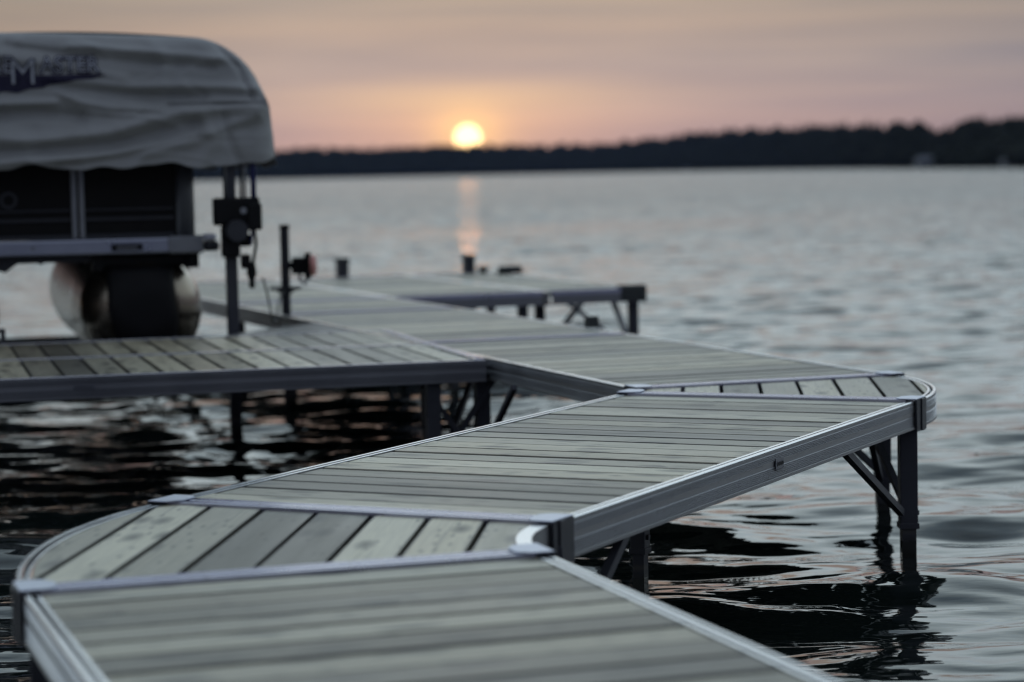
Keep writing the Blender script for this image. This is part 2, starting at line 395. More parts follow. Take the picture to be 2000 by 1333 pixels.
def leg_part(parent, x, y, top=-.06, sleeve=-.46, s=.068, braces=(), cap=False, foot=-1.6):
    bm = bmesh.new(); h = s / 2
    box(bm, x - h, x + h, y - h, y + h, sleeve, top, .004)
    box(bm, x - h - .004, x + h + .004, y - h - .004, y + h + .004, sleeve, sleeve + .022, .002); box(bm, x + h, x + h + .009, y - .009, y + .009, sleeve + .05, sleeve + .068, .002)
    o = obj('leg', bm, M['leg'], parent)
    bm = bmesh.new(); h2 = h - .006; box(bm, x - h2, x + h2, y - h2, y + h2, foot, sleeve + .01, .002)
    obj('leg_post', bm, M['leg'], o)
    if cap:
        bm = bmesh.new(); box(bm, x - h, x + h, y - h, y + h, -.002, cap, .006); obj('leg_cap', bm, M['rubber'], o)
    for a in braces:
        bm = bmesh.new(); bar(bm, a[0], a[1], *((.026, .026) if len(a) < 3 else (.036, .036))); obj('brace', bm, M['leg'] if len(a) < 3 else M['steel'], o)
    return o

def unit(deg): return Vector((math.cos(math.radians(deg)), math.sin(math.radians(deg))))
def section(label, o, deg, L, w, n, seed, plates=(), rails='lr', cat='dock section'):
    """o = near left corner, deg = heading of the long axis; local x right, y forward, z 0 = top of the rails"""
    t = thing('dock_section', label, cat, (o[0], o[1], 0), math.radians(deg - 90), 'straight dock sections')
    straight_decking(L, w, n, t, seed)
    if 'l' in rails:
        bm = bmesh.new(); sweep(bm, RAILP, [((0, .002), (-1, 0)), ((0, L - .002), (-1, 0))], -.0035); r0 = obj('side_rail', bm, (M['alu'], M['lip'], M['ridge']), t)
    if 'r' in rails:
        bm = bmesh.new(); sweep(bm, RAILP, [((w, .002), (1, 0)), ((w, L - .002), (1, 0))], -.0035); r1 = obj('side_rail', bm, (M['alu'], M['lip'], M['ridge']), t)
    for y, s in ((0.002, 1), (L - .002, -1)):
        bm = bmesh.new(); sweep(bm, [(x, z) for x, z in TRIMP], [((.036, y), (0, s)), ((w - .036, y), (0, s))], .003); obj('end_trim', bm, (M['trim'], M['trim_lip']), t)
        bm = bmesh.new(); box(bm, .036, w - .036, min(y, y + s * .012), max(y, y + s * .012), -RAIL_H + .004, -.031); obj('end_beam', bm, M['alu'], t)
    for y in (L * .25, L * .5, L * .75):
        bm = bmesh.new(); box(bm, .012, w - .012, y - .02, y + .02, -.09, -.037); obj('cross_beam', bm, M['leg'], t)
    return t
def badge(parent, x, y, sx, side, wd=.075, ht=.034):
    """small maker's plate on a side rail, with a scribble of dark raised lettering"""
    bm = bmesh.new(); a, b = (x + .0035 * side, x + .0062 * side); box(bm, min(a, b), max(a, b), y - wd / 2, y + wd / 2, -.052 - ht / 2, -.052 + ht / 2, .001)
    p = obj('name_plate', bm, M['badge'], parent)
    bm = bmesh.new(); rr = random.Random(3); xx = x + .0068 * side
    for k in range(6):
        yy = y - wd * .34 + k * wd * .135; h = ht * (.28 if k % 2 else .40)
        bar(bm, (xx, yy, -.052 - h / 2), (xx, yy + wd * .05, -.052 + h / 2), .0012, .0035)
        bar(bm, (xx, yy + wd * .05, -.052 + h / 2), (xx, yy + wd * .10, -.052 - h / 3), .0012, .003)
    obj('plate_lettering', bm, M['ink'], p)

# ------------------------------------------------------------------ dock layout (metres; camera stands at x=y=0, deck top z=0)
WD = 1.220
A_ang, B_ang, C_ang = 108.44, 63.94, 109.34
A_fl = Vector((-1.0929, 5.1161)); B_nl = Vector((-.9787, 6.5268)); C_nl = Vector((.490, 9.6511))
LB = 3.247
fa, fb_, fc = unit(A_ang), unit(B_ang), unit(C_ang)
right = lambda f: Vector((f.y, -f.x))
ra, rb, rc = right(fa), right(fb_), right(fc)
def DK(u, v, z=None):
    p = C_nl + rc * u + fc * v
    return p if z is None else Vector((p.x, p.y, z))

LA = 3.25
secA = section('straight walkway section nearest the camera, blurred boards filling the bottom of the view', A_fl - fa * LA, A_ang, LA, WD, 21, 11)
secB = section('sharp middle walkway section between the two curved corners, with a ribbed rail and small badge', B_nl, B_ang, LB, WD, 21, 25)
badge(secB, WD, 1.66, 1, 1)
LC = 3.03
secC = section('straight walkway section just beyond the far curved corner, beside the side platform', C_nl, C_ang, LC, WD, 20, 33)
p = DK(0, LC + .012); secD = section('walkway section beyond the side platform, leading out to the wide end platform', p, C_ang, 3.04, WD, 20, 47)
p = DK(0, 6.10); secD2 = section('short walkway section joining the long walkway to the end platform', p, C_ang, 1.50, WD, 10, 53)
for k, lab in enumerate(('left hand section of the wide end platform, in line with the walkway', 'middle section of the wide end platform over the lake', 'right hand section of the end platform with a rubber corner bumper')):
    p = DK(k * 1.226, 7.62); s_ = section(lab, p, C_ang, 3.62, WD if k < 2 else .80, 24, 60 + k)
    if k == 2: secE = s_
    if k == 1: secE1 = s_
    if k == 0: secE0 = s_
# side platform: two sections side by side, slightly out of square with the walkway
ldir = (-rc + fc * .085).normalized(); l_ang = math.degrees(math.atan2(ldir.y, ldir.x)); lr = right(ldir)
L0 = DK(-.035, 1.765)
secL1 = section('front section of the side platform, with a small badge on its dark rail', L0, l_ang, 3.7, 1.205, 24, 71)
secL2 = section('rear section of the side platform, right in front of the boat lift', L0 + lr * 1.211, l_ang, 3.7, 1.205, 24, 78)
badge(secL1, 0, 1.92, 1, -1, .10, .022)

# ---- curved corners
def line_x(p, d, q, e):
    den = d.x * e.y - d.y * e.x; t = ((q.x - p.x) * e.y - (q.y - p.y) * e.x) / den; return p + d * t
def corner(label, p0i, p0o, p1i, p1o, ndir, seed, nb):
    """annular sector between end line 0 (p0i inner, p0o outer) and end line 1"""
    e0 = (p0o - p0i).normalized(); e1 = (p1o - p1i).normalized()
    cen = line_x(p0i, e0, p1i, e1)
    t = thing('corner_section', label, 'dock corner', (cen.x, cen.y, 0), 0, 'curved dock corner sections')
    pol = lambda p: ((p - cen).length, math.atan2((p - cen).y, (p - cen).x))
    (r0i, a0), (r0o, _), (r1i, a1), (r1o, _) = pol(p0i), pol(p0o), pol(p1i), pol(p1o)
    while a1 - a0 > PI: a1 -= 2 * PI
    while a1 - a0 < -PI: a1 += 2 * PI
    K = 40
    def arc(f0, f1, off=0.0):
        out = []
        for k in range(K + 1):
            s = k / K; a = a0 + (a1 - a0) * s; r = f0 + (f1 - f0) * s + off; out.append((Vector((math.cos(a) * r, math.sin(a) * r)), Vector((math.cos(a), math.sin(a)))))
        return out
    bm = bmesh.new(); sweep(bm, RAILP, arc(r0o, r1o), -.0035); obj('outer_rail', bm, (M['alu'], M['lip'], M['ridge']), t, True, 25)
    bm = bmesh.new(); fr = [(p, -n) for p, n in arc(r0i, r1i)]; 
    flat = [(0, -.001), (-.001, .001), (-.040, .001), (-.041, 0), (-.041, -.03), (-.008, -.03), (-.008, -RAIL_H), (0, -RAIL_H)]
    sweep(bm, flat, fr, -.0015); obj('inner_rail', bm, (M['alu'], M['lip'], M['ridge']), t, True, 25)
    sgn = 1 if a1 > a0 else -1
    for a, ri, ro, s in ((a0, r0i, r0o, sgn), (a1, r1i, r1o, -sgn)):
        er = Vector((math.cos(a), math.sin(a))); et = Vector((-math.sin(a), math.cos(a))) * s
        bm = bmesh.new(); sweep(bm, TRIMP, [(er * (ri + .036) + et * .002, et), (er * (ro - .036) + et * .002, et)], .003); obj('end_trim', bm, (M['trim'], M['trim_lip']), t)
        bm = bmesh.new(); q = [(0, -.031), (.012, -.031), (.012, -RAIL_H + .004), (0, -RAIL_H + .004)]
        sweep(bm, q, [(er * (ri + .036) + et * .002, et), (er * (ro - .036) + et * .002, et)]); obj('end_beam', bm, M['alu'], t)
        for r_, inner in ((ri, True), (ro, False)):
            # connector: plate lying over the joint and a folded upright strap down the outside of both rails
            so = -1 if inner else 1
            prof = [(-.012, .005), (-.010, .0085), (.0, .0095), (.0, .0095), (-.0, .005)]
            bm = bmesh.new(); c0 = er * r_
            pts = [c0 + er * so * .009 - et * .055, c0 + er * so * .009 + et * .075, c0 - er * so * .050 + et * .075, c0 - er * so * .078 + et * .035, c0 - er * so * .078 - et * .030, c0 - er * so * .050 - et * .055]
            lo = [bm.verts.new((q.x, q.y, .0055)) for q in pts]; hi = [bm.verts.new((q.x, q.y, .0095)) for q in pts]
            for k in range(6): bm.faces.new((lo[k], lo[(k + 1) % 6], hi[(k + 1) % 6], hi[k]))
            bm.faces.new(lo[::-1]); bm.faces.new(hi); bmesh.ops.recalc_face_normals(bm, faces=bm.faces)
            bmesh.ops.bevel(bm, geom=list(bm.edges), offset=.0012, segments=1, affect='EDGES')
            cp = obj('connector_plate', bm, M['plate'], t)
            bm = bmesh.new()
            for b0, b1, dep in ((-.053, -.004, .012), (.002, .040, .017), (.046, .073, .012)):
                q = [c0 + er * so * (dep if 1 else 0) + et * b0, c0 + er * so * dep + et * b1, c0 + er * so * .0045 + et * b1, c0 + er * so * .0045 + et * b0]
                lo = [bm.verts.new((v.x, v.y, -RAIL_H - .009)) for v in q]; hi = [bm.verts.new((v.x, v.y, .005)) for v in q]
                for k in range(4): bm.faces.new((lo[k], lo[(k + 1) % 4], hi[(k + 1) % 4], hi[k]))
                bm.faces.new(lo[::-1]); bm.faces.new(hi)
            obj('connector_strap', bm, M['dark'], cp)
    # decking boards cut to the wedge
    poly = [q for q, _ in arc(r0o, r1o, -.036)] + [q for q, _ in arc(r0i, r1i, .042)][::-1]
    # pull the straight ends in behind the trims
    def inset(q):
        for a, s in ((a0, sgn), (a1, -sgn)):
            et = Vector((-math.sin(a), math.cos(a))) * s; d = q.dot(et)
            if d < .047: q = q + et * (.047 - d)
        return q
    poly = [inset(q) for q in poly]
    ax = unit(ndir); nx = Vector((ax.y, -ax.x)); offs = [q.dot(nx) for q in poly]; lo_, hi_ = min(offs), max(offs)
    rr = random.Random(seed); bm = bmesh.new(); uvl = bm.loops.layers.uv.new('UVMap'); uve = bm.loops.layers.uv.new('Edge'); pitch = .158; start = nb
    k = math.floor((lo_ - start) / pitch)
    while start + k * pitch < hi_:
        a_, b_ = start + k * pitch + .0075, start + (k + 1) * pitch - .0075; k += 1
        t2 = bmesh.new(); f = t2.faces.new([t2.verts.new((q.x, q.y, 0)) for q in poly])
        bmesh.ops.bisect_plane(t2, geom=list(t2.verts) + list(t2.edges) + list(t2.faces), plane_co=(nx.x * a_, nx.y * a_, 0), plane_no=(nx.x, nx.y, 0), clear_inner=True)
        bmesh.ops.bisect_plane(t2, geom=list(t2.verts) + list(t2.edges) + list(t2.faces), plane_co=(nx.x * b_, nx.y * b_, 0), plane_no=(nx.x, nx.y, 0), clear_outer=True)
        ou, ov = rr.uniform(0, 50), rr.uniform(0, 50); zt = -.004 + rr.uniform(-.001, .001)
        for f in t2.faces:
            cs = [v.co.copy() for v in f.verts]
            if f.calc_area() < .004: continue
            hi = [bm.verts.new((c.x, c.y, zt)) for c in cs]; lo = [bm.verts.new((c.x, c.y, zt - .032)) for c in cs]
            fs = [bm.faces.new(hi), bm.faces.new(lo[::-1])]
            n_ = len(cs)
            for i in range(n_): fs.append(bm.faces.new((hi[i], lo[i], lo[(i + 1) % n_], hi[(i + 1) % n_])))
            for g in fs:
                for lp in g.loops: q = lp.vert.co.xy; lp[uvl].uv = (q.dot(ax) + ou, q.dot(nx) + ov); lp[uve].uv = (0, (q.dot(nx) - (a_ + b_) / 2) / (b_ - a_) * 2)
        t2.free()
    obj('decking', bm, M['wood'], t)
    # hidden joists
    bm = bmesh.new()
    for s in (.28, .72):
        a = a0 + (a1 - a0) * s; er = Vector((math.cos(a), math.sin(a))); ri = r0i + (r1i - r0i) * s; ro = r0o + (r1o - r0o) * s
        bar(bm, (er.x * (ri + .02), er.y * (ri + .02), -.065), (er.x * (ro - .02), er.y * (ro - .02), -.065), .04, .05)
    obj('cross_beam', bm, M['leg'], t)
    return t, cen
A_fr = A_fl + ra * WD; B_nr = B_nl + rb * WD; B_fl = B_nl + fb_ * LB; B_fr = B_fl + rb * WD; C_nr = C_nl + rc * WD
cor1, cen1 = corner('near curved corner with wide pale slanting boards, at the lower left', A_fr, A_fl, B_nr, B_nl, 85.3, 5, 0)
cor2, cen2 = corner('far curved corner bending left, its rounded rail standing out over the lake at the right', B_fl, B_fr, C_nl, C_nr, 85.3, 9, 0)

def rel(t, p):
    """world point -> local space of an (un-parented) thing"""
    rz = t.rotation_euler[2]; d = Vector(p) - Vector(t.location); c, s = math.cos(-rz), math.sin(-rz)
    return Vector((d.x * c - d.y * s, d.x * s + d.y * c, d.z))
def wleg(t, x, y, braces=(), **k):
    q = rel(t, (x, y, 0)); return leg_part(t, q.x, q.y, braces=[tuple(rel(t, e) for e in b[:2]) + tuple(b[2:]) for b in braces], **k)
# corner 2 legs (right of the picture)
wleg(cor2, 1.512, 8.965, sleeve=-.50, braces=[((1.155, 8.14, -.10), (1.475, 8.90, -.43)), ((1.43, 9.62, -.09), (1.51, 8.99, -.42))])
wleg(cor2, 1.575, 9.98, braces=[((1.22, 9.80, -.09), (1.55, 9.97, -.40)), ((1.49, 10.55, -.09), (1.57, 9.99, -.36)), ((1.40, 9.30, -.09), (1.56, 9.95, -.44))])
wleg(cor2, .50, 9.56, braces=())
# corner 1 legs
wleg(cor1, .085, 5.98, braces=[((.30, 6.40, -.10), (.10, 6.01, -.42))])
wleg(cor1, -.93, 6.48, braces=[((-.74, 6.90, -.10), (-.92, 6.52, -.42))])
wleg(cor1, -1.05, 5.17, braces=[((-.93, 4.8, -.10), (-1.05, 5.13, -.42))]); wleg(cor1, .02, 5.55)
wleg(secB, .44, 8.25, s=.055)
# side platform and walkway legs
q = DK(-.05, 1.86); wleg(secC, q.x + .02, q.y + .05, braces=[((q.x - .28, q.y - .02, -.1), (q.x, q.y, -.5)), ((q.x + .18, q.y - .5, -.1), (q.x + .03, q.y, -.45))])
q = DK(1.17, 3.0); wleg(secC, q.x, q.y); q = DK(.05, 3.0); wleg(secC, q.x, q.y)
q = DK(-.28, 1.86); wleg(secL1, q.x, q.y, braces=[((q.x + .30, q.y + .1, -.1), (q.x, q.y, -.55)), ((q.x + .2, q.y + .55, -.1), (q.x, q.y, -.6))])
q = DK(-3.2, 2.1); wleg(secL1, q.x, q.y); q = DK(-3.2, 4.3); wleg(secL2, q.x, q.y);
q = DK(1.255, 3.66); wleg(secD, q.x, q.y, cap=.062); q = DK(.05, 6.0); wleg(secD, q.x, q.y, braces=[((q.x + .1, q.y - .4, -.1), (q.x, q.y, -.5))])
q = DK(1.17, 6.0); wleg(secD, q.x, q.y)
q = DK(.05, 7.5); wleg(secD2, q.x, q.y); q = DK(1.17, 7.45); wleg(secD2, q.x, q.y)
q = DK(3.18, 7.72); wleg(secE, q.x, q.y, braces=[((q.x - .50, q.y - .05, -.1), (q.x - .02, q.y, -.50), 1), ((q.x - .14, q.y + .5, -.1), (q.x, q.y, -.5), 1)])
q = DK(2.52, 8.0); wleg(secE, q.x, q.y, braces=[((q.x + .34, q.y + .1, -.1), (q.x, q.y, -.5), 1)])
q = DK(2.28, 7.72); wleg(secE1, q.x, q.y); q = DK(1.35, 7.72); wleg(secE1, q.x, q.y, braces=[((q.x + .3, q.y + .1, -.1), (q.x, q.y, -.5), 1)])
for u_, t_ in ((3.18, secE), (2.3, secE1), (.1, secE0)):
    q = DK(u_, 11.1); wleg(t_, q.x, q.y)
# rubber bumper on the outer front corner of the end platform
q = rel(secE, DK(3.17, 7.66, 0)); bm = bmesh.new(); box(bm, q.x - .13, q.x + .09, q.y - .05, q.y + .07, -.10, .025, .02); obj('corner_bumper', bm, M['rubber'], secE)

# triangular gusset filling the inner corner between side platform and walkway
g0, g1, g2 = DK(-.80, 4.235), DK(-.012, 4.19), DK(-.012, 5.12)
gt = thing('corner_gusset', 'dark triangular filler piece where the side platform meets the long walkway', 'dock gusset', (g1.x, g1.y, 0))
bm = bmesh.new(); uvl = bm.loops.layers.uv.new('UVMap'); tp = [Vector((p.x - g1.x, p.y - g1.y)) for p in (g0, g1, g2)]
hi = [bm.verts.new((p.x, p.y, -.004)) for p in tp]; lo = [bm.verts.new((p.x, p.y, -.035)) for p in tp]
bm.faces.new(hi); bm.faces.new(lo[::-1]); [bm.faces.new((hi[i], lo[i], lo[(i + 1) % 3], hi[(i + 1) % 3])) for i in range(3)]
for f in bm.faces:
    for lp in f.loops: lp[uvl].uv = (lp.vert.co.x, lp.vert.co.y)
obj('decking', bm, M['dark'], gt)
bm = bmesh.new(); bar(bm, (tp[0].x, tp[0].y, -.052), (tp[2].x, tp[2].y, -.052), .03, .1); obj('edge_rail', bm, M['dark'], gt)

# ------------------------------------------------------------------ posts and fittings standing on the dock
def post(label, u, v, s, h, cat='dock post', grp='post tops along the end platform', capm='rubber'):
    q = DK(u, v, 0); t = thing('dock_post', label, cat, q, math.radians(C_ang - 90), grp)
    bm = bmesh.new(); box(bm, -s / 2, s / 2, -s / 2, s / 2, -1.6, h - .03, .004); obj('post_tube', bm, M['dark'], t)
    bm = bmesh.new(); box(bm, -s / 2 - .006, s / 2 + .006, -s / 2 - .006, s / 2 + .006, h - .032, h, .006); obj('post_cap', bm, M[capm], t)
    return t
post('dark square post top at the back of the end platform, left of the sun', 1.86, 11.32, .10, .17)
post('dark square post top at the back of the end platform, directly below the sun', 3.05, 11.32, .095, .165)
post('small dark post top far left, seen between the boat and the lift post', .42, 11.32, .085, .155)
q = DK(3.12, 11.12, 0); t = thing('dock_cleat', 'small dark mooring cleat on the end platform, right of the post below the sun', 'cleat', q, math.radians(C_ang - 90))
bm = bmesh.new(); box(bm, -.028, .028, -.02, .02, 0, .04, .004); obj('cleat_base', bm, M['black'], t)
bm = bmesh.new(); tube(bm, [(-.06, 0, .042), (-.03, 0, .052), (.03, 0, .052), (.06, 0, .042)], [.008, .013, .013, .008]); obj('cleat_horn', bm, M['black'], t)
q = DK(3.30, 10.9, 0); t = thing('dock_bumper', 'low wide dark rubber bumper on the end platform edge', 'bumper', q, math.radians(C_ang - 90))
bm = bmesh.new(); box(bm, -.105, .105, -.05, .05, 0, .068, .02); obj('bumper_pad', bm, M['rubber'], t)
bm = bmesh.new(); box(bm, -.12, .12, -.055, .055, -.002, .012, .002); obj('bumper_base', bm, M['black'], t)

# utility post with outlet box and red lens
q = DK(.035, 6.03, 0); t = thing('utility_post', 'tall thin utility post with a dark box and red lens, on the walkway edge', 'utility post', q, math.radians(0))
bm = bmesh.new(); box(bm, -.028, .028, -.028, .028, -1.6, .575, .004); obj('post_tube', bm, M['dark'], t)
bm = bmesh.new(); box(bm, -.032, .032, -.032, .032, .565, .59, .004); obj('post_cap', bm, M['black'], t)
bm = bmesh.new(); box(bm, -.10, .10, -.06, .06, .165, .185, .004); box(bm, -.05, .05, -.045, .045, .145, .166, .004); obj('shelf_plate', bm, M['dark'], t)
bm = bmesh.new(); box(bm, .045, .155, -.05, .05, .265, .375, .008); box(bm, .130, .168, -.056, .056, .235, .405, .006); box(bm, .027, .046, -.02, .02, .30, .345); bx_ = obj('outlet_box', bm, M['black'], t)
bm = bmesh.new(); tube(bm, [(.168, 0, .32), (.195, 0, .32), (.204, 0, .32)], [.066, .066, .05], 20); obj('red_lens', bm, M['red'], bx_, True, 40)
bm = bmesh.new(); tube(bm, [(.09, 0, .27), (.10, -.02, .215), (.13, -.01, .20), (.145, .01, .235)], .010, 8); obj('bracket', bm, M['steel'], bx_, True)
# cord looping from the lift winch to the utility post
bm = bmesh.new(); a = DK(-.42, 4.75, .30); b = Vector((q.x, q.y, .21)); pts = []
for k in range(25):
    s = k / 24; p = a.lerp(b, s); p.z += -.30 * math.sin(PI * s) * (1 - s * .55) + .04 * math.sin(s * 11); pts.append(p)
tag(obj('power_cord', bm if tube(bm, pts, .006, 8) is None else bm, M['rubber'], None, True), 'thin grey cord sagging from the boat lift winch to the utility post', 'cord')
# bracket at the far left on the rear edge of the side platform
q = DK(-2.0, 4.42, 0); t = thing('mooring_bracket', 'dark bent bracket on the rear edge of the side platform, at the left border', 'bracket', q, math.radians(C_ang - 90))
bm = bmesh.new(); box(bm, -.012, .012, -.02, .02, -.10, .082, .003); obj('bracket_upright', bm, M['dark'], t)
bm = bmesh.new(); box(bm, -.20, -.0125, -.02, .02, .060, .080, .003); obj('bracket_arm', bm, M['dark'], t)

# ------------------------------------------------------------------ pontoon boat on its lift
UC = -1.85                                  # centre line, dock frame
BL = 6.2
bo = DK(UC, 4.78, .012); brz = math.atan2(lr.y, lr.x) - PI / 2
boat = thing('pontoon_boat', 'pontoon boat with dark side panels raised on the lift, bow towards the camera', 'boat', bo, brz)
# local: x right, y away from the camera
for sx, cx in ((1, .725), (-1, -.47)):
    bm = bmesh.new(); R_ = .365; zc = .115; SEG = 40; rings = []
    ys = [(-.02, .10), (.0, .30), (.03, .52), (.08, .72), (.16, .88), (.27, .97), (.42, 1.0), (1.5, 1.0), (3.1, 1.0), (3.5, .97), (3.72, .86), (3.84, .66), (3.88, .4)]
    for y, f in ys:
        lift = (1 - f) * .10
        rings.append([bm.verts.new((cx + math.cos(a) * R_ * f, y, zc + lift + math.sin(a) * R_ * f)) for a in (2 * PI * k / SEG for k in range(SEG))])
    for A_, B_ in zip(rings, rings[1:]):
        for k in range(SEG): bm.faces.new((A_[k], A_[(k + 1) % SEG], B_[(k + 1) % SEG], B_[k]))
    bm.faces.new(rings[0][::-1]); bm.faces.new(rings[-1])
    po = obj('pontoon', bm, M['pontoon'], boat, True, 60)
    # dark sheet added over the tube nose for the dark part of the cone
    bm = bmesh.new(); G = []
    for i in range(17):
        row = []
        for j in range(11):
            zz = zc + .27 - .54 * i / 16; taper = .195 - .07 * max(0, (i - 9) / 7) ** 1.5
            xx = -.0 + (j / 10 * 2 - 1) * taper - .03 + .05 * max(0, (i - 7) / 9)
            rr_ = min(1, math.hypot(xx, zz - zc) / R_)
            yy = -.055 + .30 * max(0, rr_ - .25) ** 2.2
            row.append(bm.verts.new((cx + xx, yy, zz)))
        G.append(row)
    for i in range(16):
        for j in range(10): bm.faces.new((G[i][j], G[i][j + 1], G[i + 1][j + 1], G[i + 1][j]))
    sh = obj('nose_dark_sheet', bm, M['black'], po, True); md = sh.modifiers.new('s', 'SOLIDIFY'); md.thickness = .03
    bm = bmesh.new(); box(bm, cx - .10, cx + .10, .05, .30, zc + .34, .455); box(bm, cx - .30, cx - .24, .05, .2, zc + .25, .455); box(bm, cx + .26, cx + .32, .05, .25, zc + .25, .455)
    obj('pontoon_bracket', bm, M['black'], boat)
    bm = bmesh.new(); box(bm, cx - .27, cx + .27, .08, 3.2, .375, .456, .02); obj('pontoon_rail', bm, M['black'], boat)
bm = bmesh.new()
for y in np.arange(.12, BL - .1, .42): box(bm, -1.0, 1.0, y, y + .05, .415, .455)
obj('cross_member', bm, M['dark'], boat)
bm = bmesh.new(); box(bm, -1.04, 1.055, -.02, BL, .458, .55, .012); dk = obj('deck', bm, M['boat_alu'], boat)
for x0, x1 in ((.86, 1.066), (-1.05, -.84)):
    bm = bmesh.new(); box(bm, x0, x1, -.034, .12, .452, .556, .012); obj('deck_corner', bm, M['steel'], dk)
bm = bmesh.new(); box(bm, .53, .71, -.032, -.0205, .478, .518, .005); h_ = obj('light_housing', bm, M['black'], dk)
bm = bmesh.new(); box(bm, .56, .68, -.0355, -.033, .490, .500, .001); obj('light_lens', bm, M['steel'], h_)
bm = bmesh.new(); tube(bm, [(.08, -.0215, .505), (.08, -.026, .505)], .012, 12); obj('deck_bolt', bm, M['steel'], dk)
for x0, x1, zz in ((-.14, .05, .365), (.09, .21, .405), (.24, .31, .42), (-.36, -.16, .36)):
    bm = bmesh.new(); v = [bm.verts.new((x, y, z)) for y in (.10, .16) for x, z in ((x0, .456), (x1, .456), (x0 + (x1 - x0) * .35, zz), (x0, zz + .02))]
    for f in ((0, 1, 2, 3), (7, 6, 5, 4), (0, 4, 5, 1), (1, 5, 6, 2), (2, 6, 7, 3), (3, 7, 4, 0)): bm.faces.new([v[i] for i in f])
    obj('deck_bracket', bm, M['dark'], boat)
# fence panels round the bow
bm = bmesh.new(); 
PX0, PX1, FZ = -1.0, .985, 1.02
box(bm, .39, .92, .03, .05, .552, FZ); obj('fence_panel', bm, M['fence'], boat)
bm = bmesh.new(); box(bm, -.36, .31, .03, .05, .552, FZ); gp = obj('gate_panel', bm, M['fence'], boat)
bm = bmesh.new(); box(bm, -1.0, -.44, .03, .05, .552, FZ); obj('fence_panel', bm, M['fence'], boat)
bm = bmesh.new()                             # rounded corner panel and side
cs = [(.92, .04)] + [(.92 + .12 * math.sin(a), .16 - .12 * math.cos(a)) for a in (PI / 2 * k / 8 for k in range(9))] + [(1.04, BL - .3)]
vr = [(bm.verts.new((x, y, .555)), bm.verts.new((x, y, FZ))) for x, y in cs]
for (a, b), (c, d) in zip(vr, vr[1:]): bm.faces.new((a, c, d, b))
sp_ = obj('side_panel', bm, simple('grey_corner_panel', (.10, .105, .12), .5, 0, .2, 5), boat, True, 40); sp_.modifiers.new('s', 'SOLIDIFY').thickness = .02
bm = bmesh.new(); box(bm, -1.01, -.99, .2, BL - .3, .555, FZ); obj('side_panel', bm, M['fence'], boat)
for x0, x1 in ((.312, .342), (.357, .385), (-.435, -.40)):
    bm = bmesh.new(); box(bm, x0, x1, .015, .06, .553, FZ, .004); obj('fence_post', bm, M['steel'], boat)
for z0, r_ in ((.565, .012), (.665, .009), (.72, .006)):
    bm = bmesh.new(); box(bm, .39, .90, .012, .029, z0 - r_, z0 + r_, .002); box(bm, -.39, .305, .012, .029, z0 - r_, z0 + r_, .002); box(bm, -1.0, -.44, .012, .029, z0 - r_, z0 + r_, .002)
    obj('fence_rail', bm, M['dark'], boat)
bm = bmesh.new(); tube(bm, [(-.045, .029, .785), (-.045, .020, .785)], .05, 28); em = obj('round_emblem', bm, M['dark'], gp, True, 40)
bm = bmesh.new(); tube(bm, [(-.045, .0195, .785), (-.045, .014, .785)], .031, 28); obj('emblem_centre', bm, M['black'], em, True, 40)
# corner fitting with pale docking light
bm = bmesh.new(); box(bm, 1.068, 1.165, .0, .10, .462, .522, .02); fo = obj('corner_fender', bm, M['dark'], boat, True, 50)
bm = bmesh.new(); box(bm, 1.069, 1.15, .0, .09, .524, .565, .016); obj('docking_light', bm, M['pale'], fo, True, 50)
# seats seen inside, under the canopy
bm = bmesh.new(); box(bm, .35, .95, .3, 1.6, .552, .95, .05); box(bm, -.95, -.45, .3, 1.6, .552, .95, .05); obj('bench_seat', bm, M['fence'], boat)
bm = bmesh.new(); box(bm, .2, .9, 2.2, 2.8, .552, 1.15, .04); box(bm, -.85, -.2, 2.4, 3.0, .552, 1.0, .04); obj('console', bm, M['fence'], boat)

# ---- lift
lift = thing('boat_lift', 'boat lift with a wrinkled grey canvas canopy over the raised pontoon boat', 'boat lift', DK(UC, 4.62, .012), brz)
for sx in (1, -1):
    for y in (.0, 5.2):
        bm = bmesh.new(); box(bm, sx * 1.195 - .033, sx * 1.195 + .033, y - .033, y + .033, -1.6, 1.35, .005); obj('lift_post', bm, M['leg'], lift)
    bm = bmesh.new(); box(bm, sx * 1.195 - .03, sx * 1.195 + .03, .04, 5.16, -.42, -.34); box(bm, sx * 1.195 - .02, sx * 1.195 + .02, .04, 5.16, 1.29, 1.33); obj('lift_beam', bm, M['leg'], lift)
for y in (.35, 2.6, 4.8):
    bm = bmesh.new(); box(bm, -1.15, 1.15, y, y + .09, -.40, -.31); obj('lift_cross_beam', bm, M['leg'], lift)
# winch, motor and cables on the right front post
px = 1.20
bm = bmesh.new(); box(bm, px - .115, px + .155, -.12, -.04, .615, .775, .015); box(bm, px + .075, px + .16, -.16, -.05, .585, .74, .01); wc = obj('winch_housing', bm, M['black'], lift)
bm = bmesh.new(); tube(bm, [(px + .01, -.13, .585), (px + .01, -.20, .585)], .062, 24); wh = obj('winch_wheel', bm, M['dark'], wc, True, 40)
bm = bmesh.new(); tube(bm, [(px + .045, -.201, .70), (px + .045, -.208, .70)], .018, 16); obj('winch_bolt', bm, M['steel'], wc, True, 40)
bm = bmesh.new(); box(bm, px - .07, px + .035, -.12, -.0395, .43, .614, .012); box(bm, px + .025, px + .11, -.10, -.04, .49, .56, .02); obj('gear_box', bm, M['black'], wc)
bm = bmesh.new(); box(bm, px + .04, px + .10, -.08, -.04, .36, .445, .015); obj('control_box', bm, M['black'], wc)
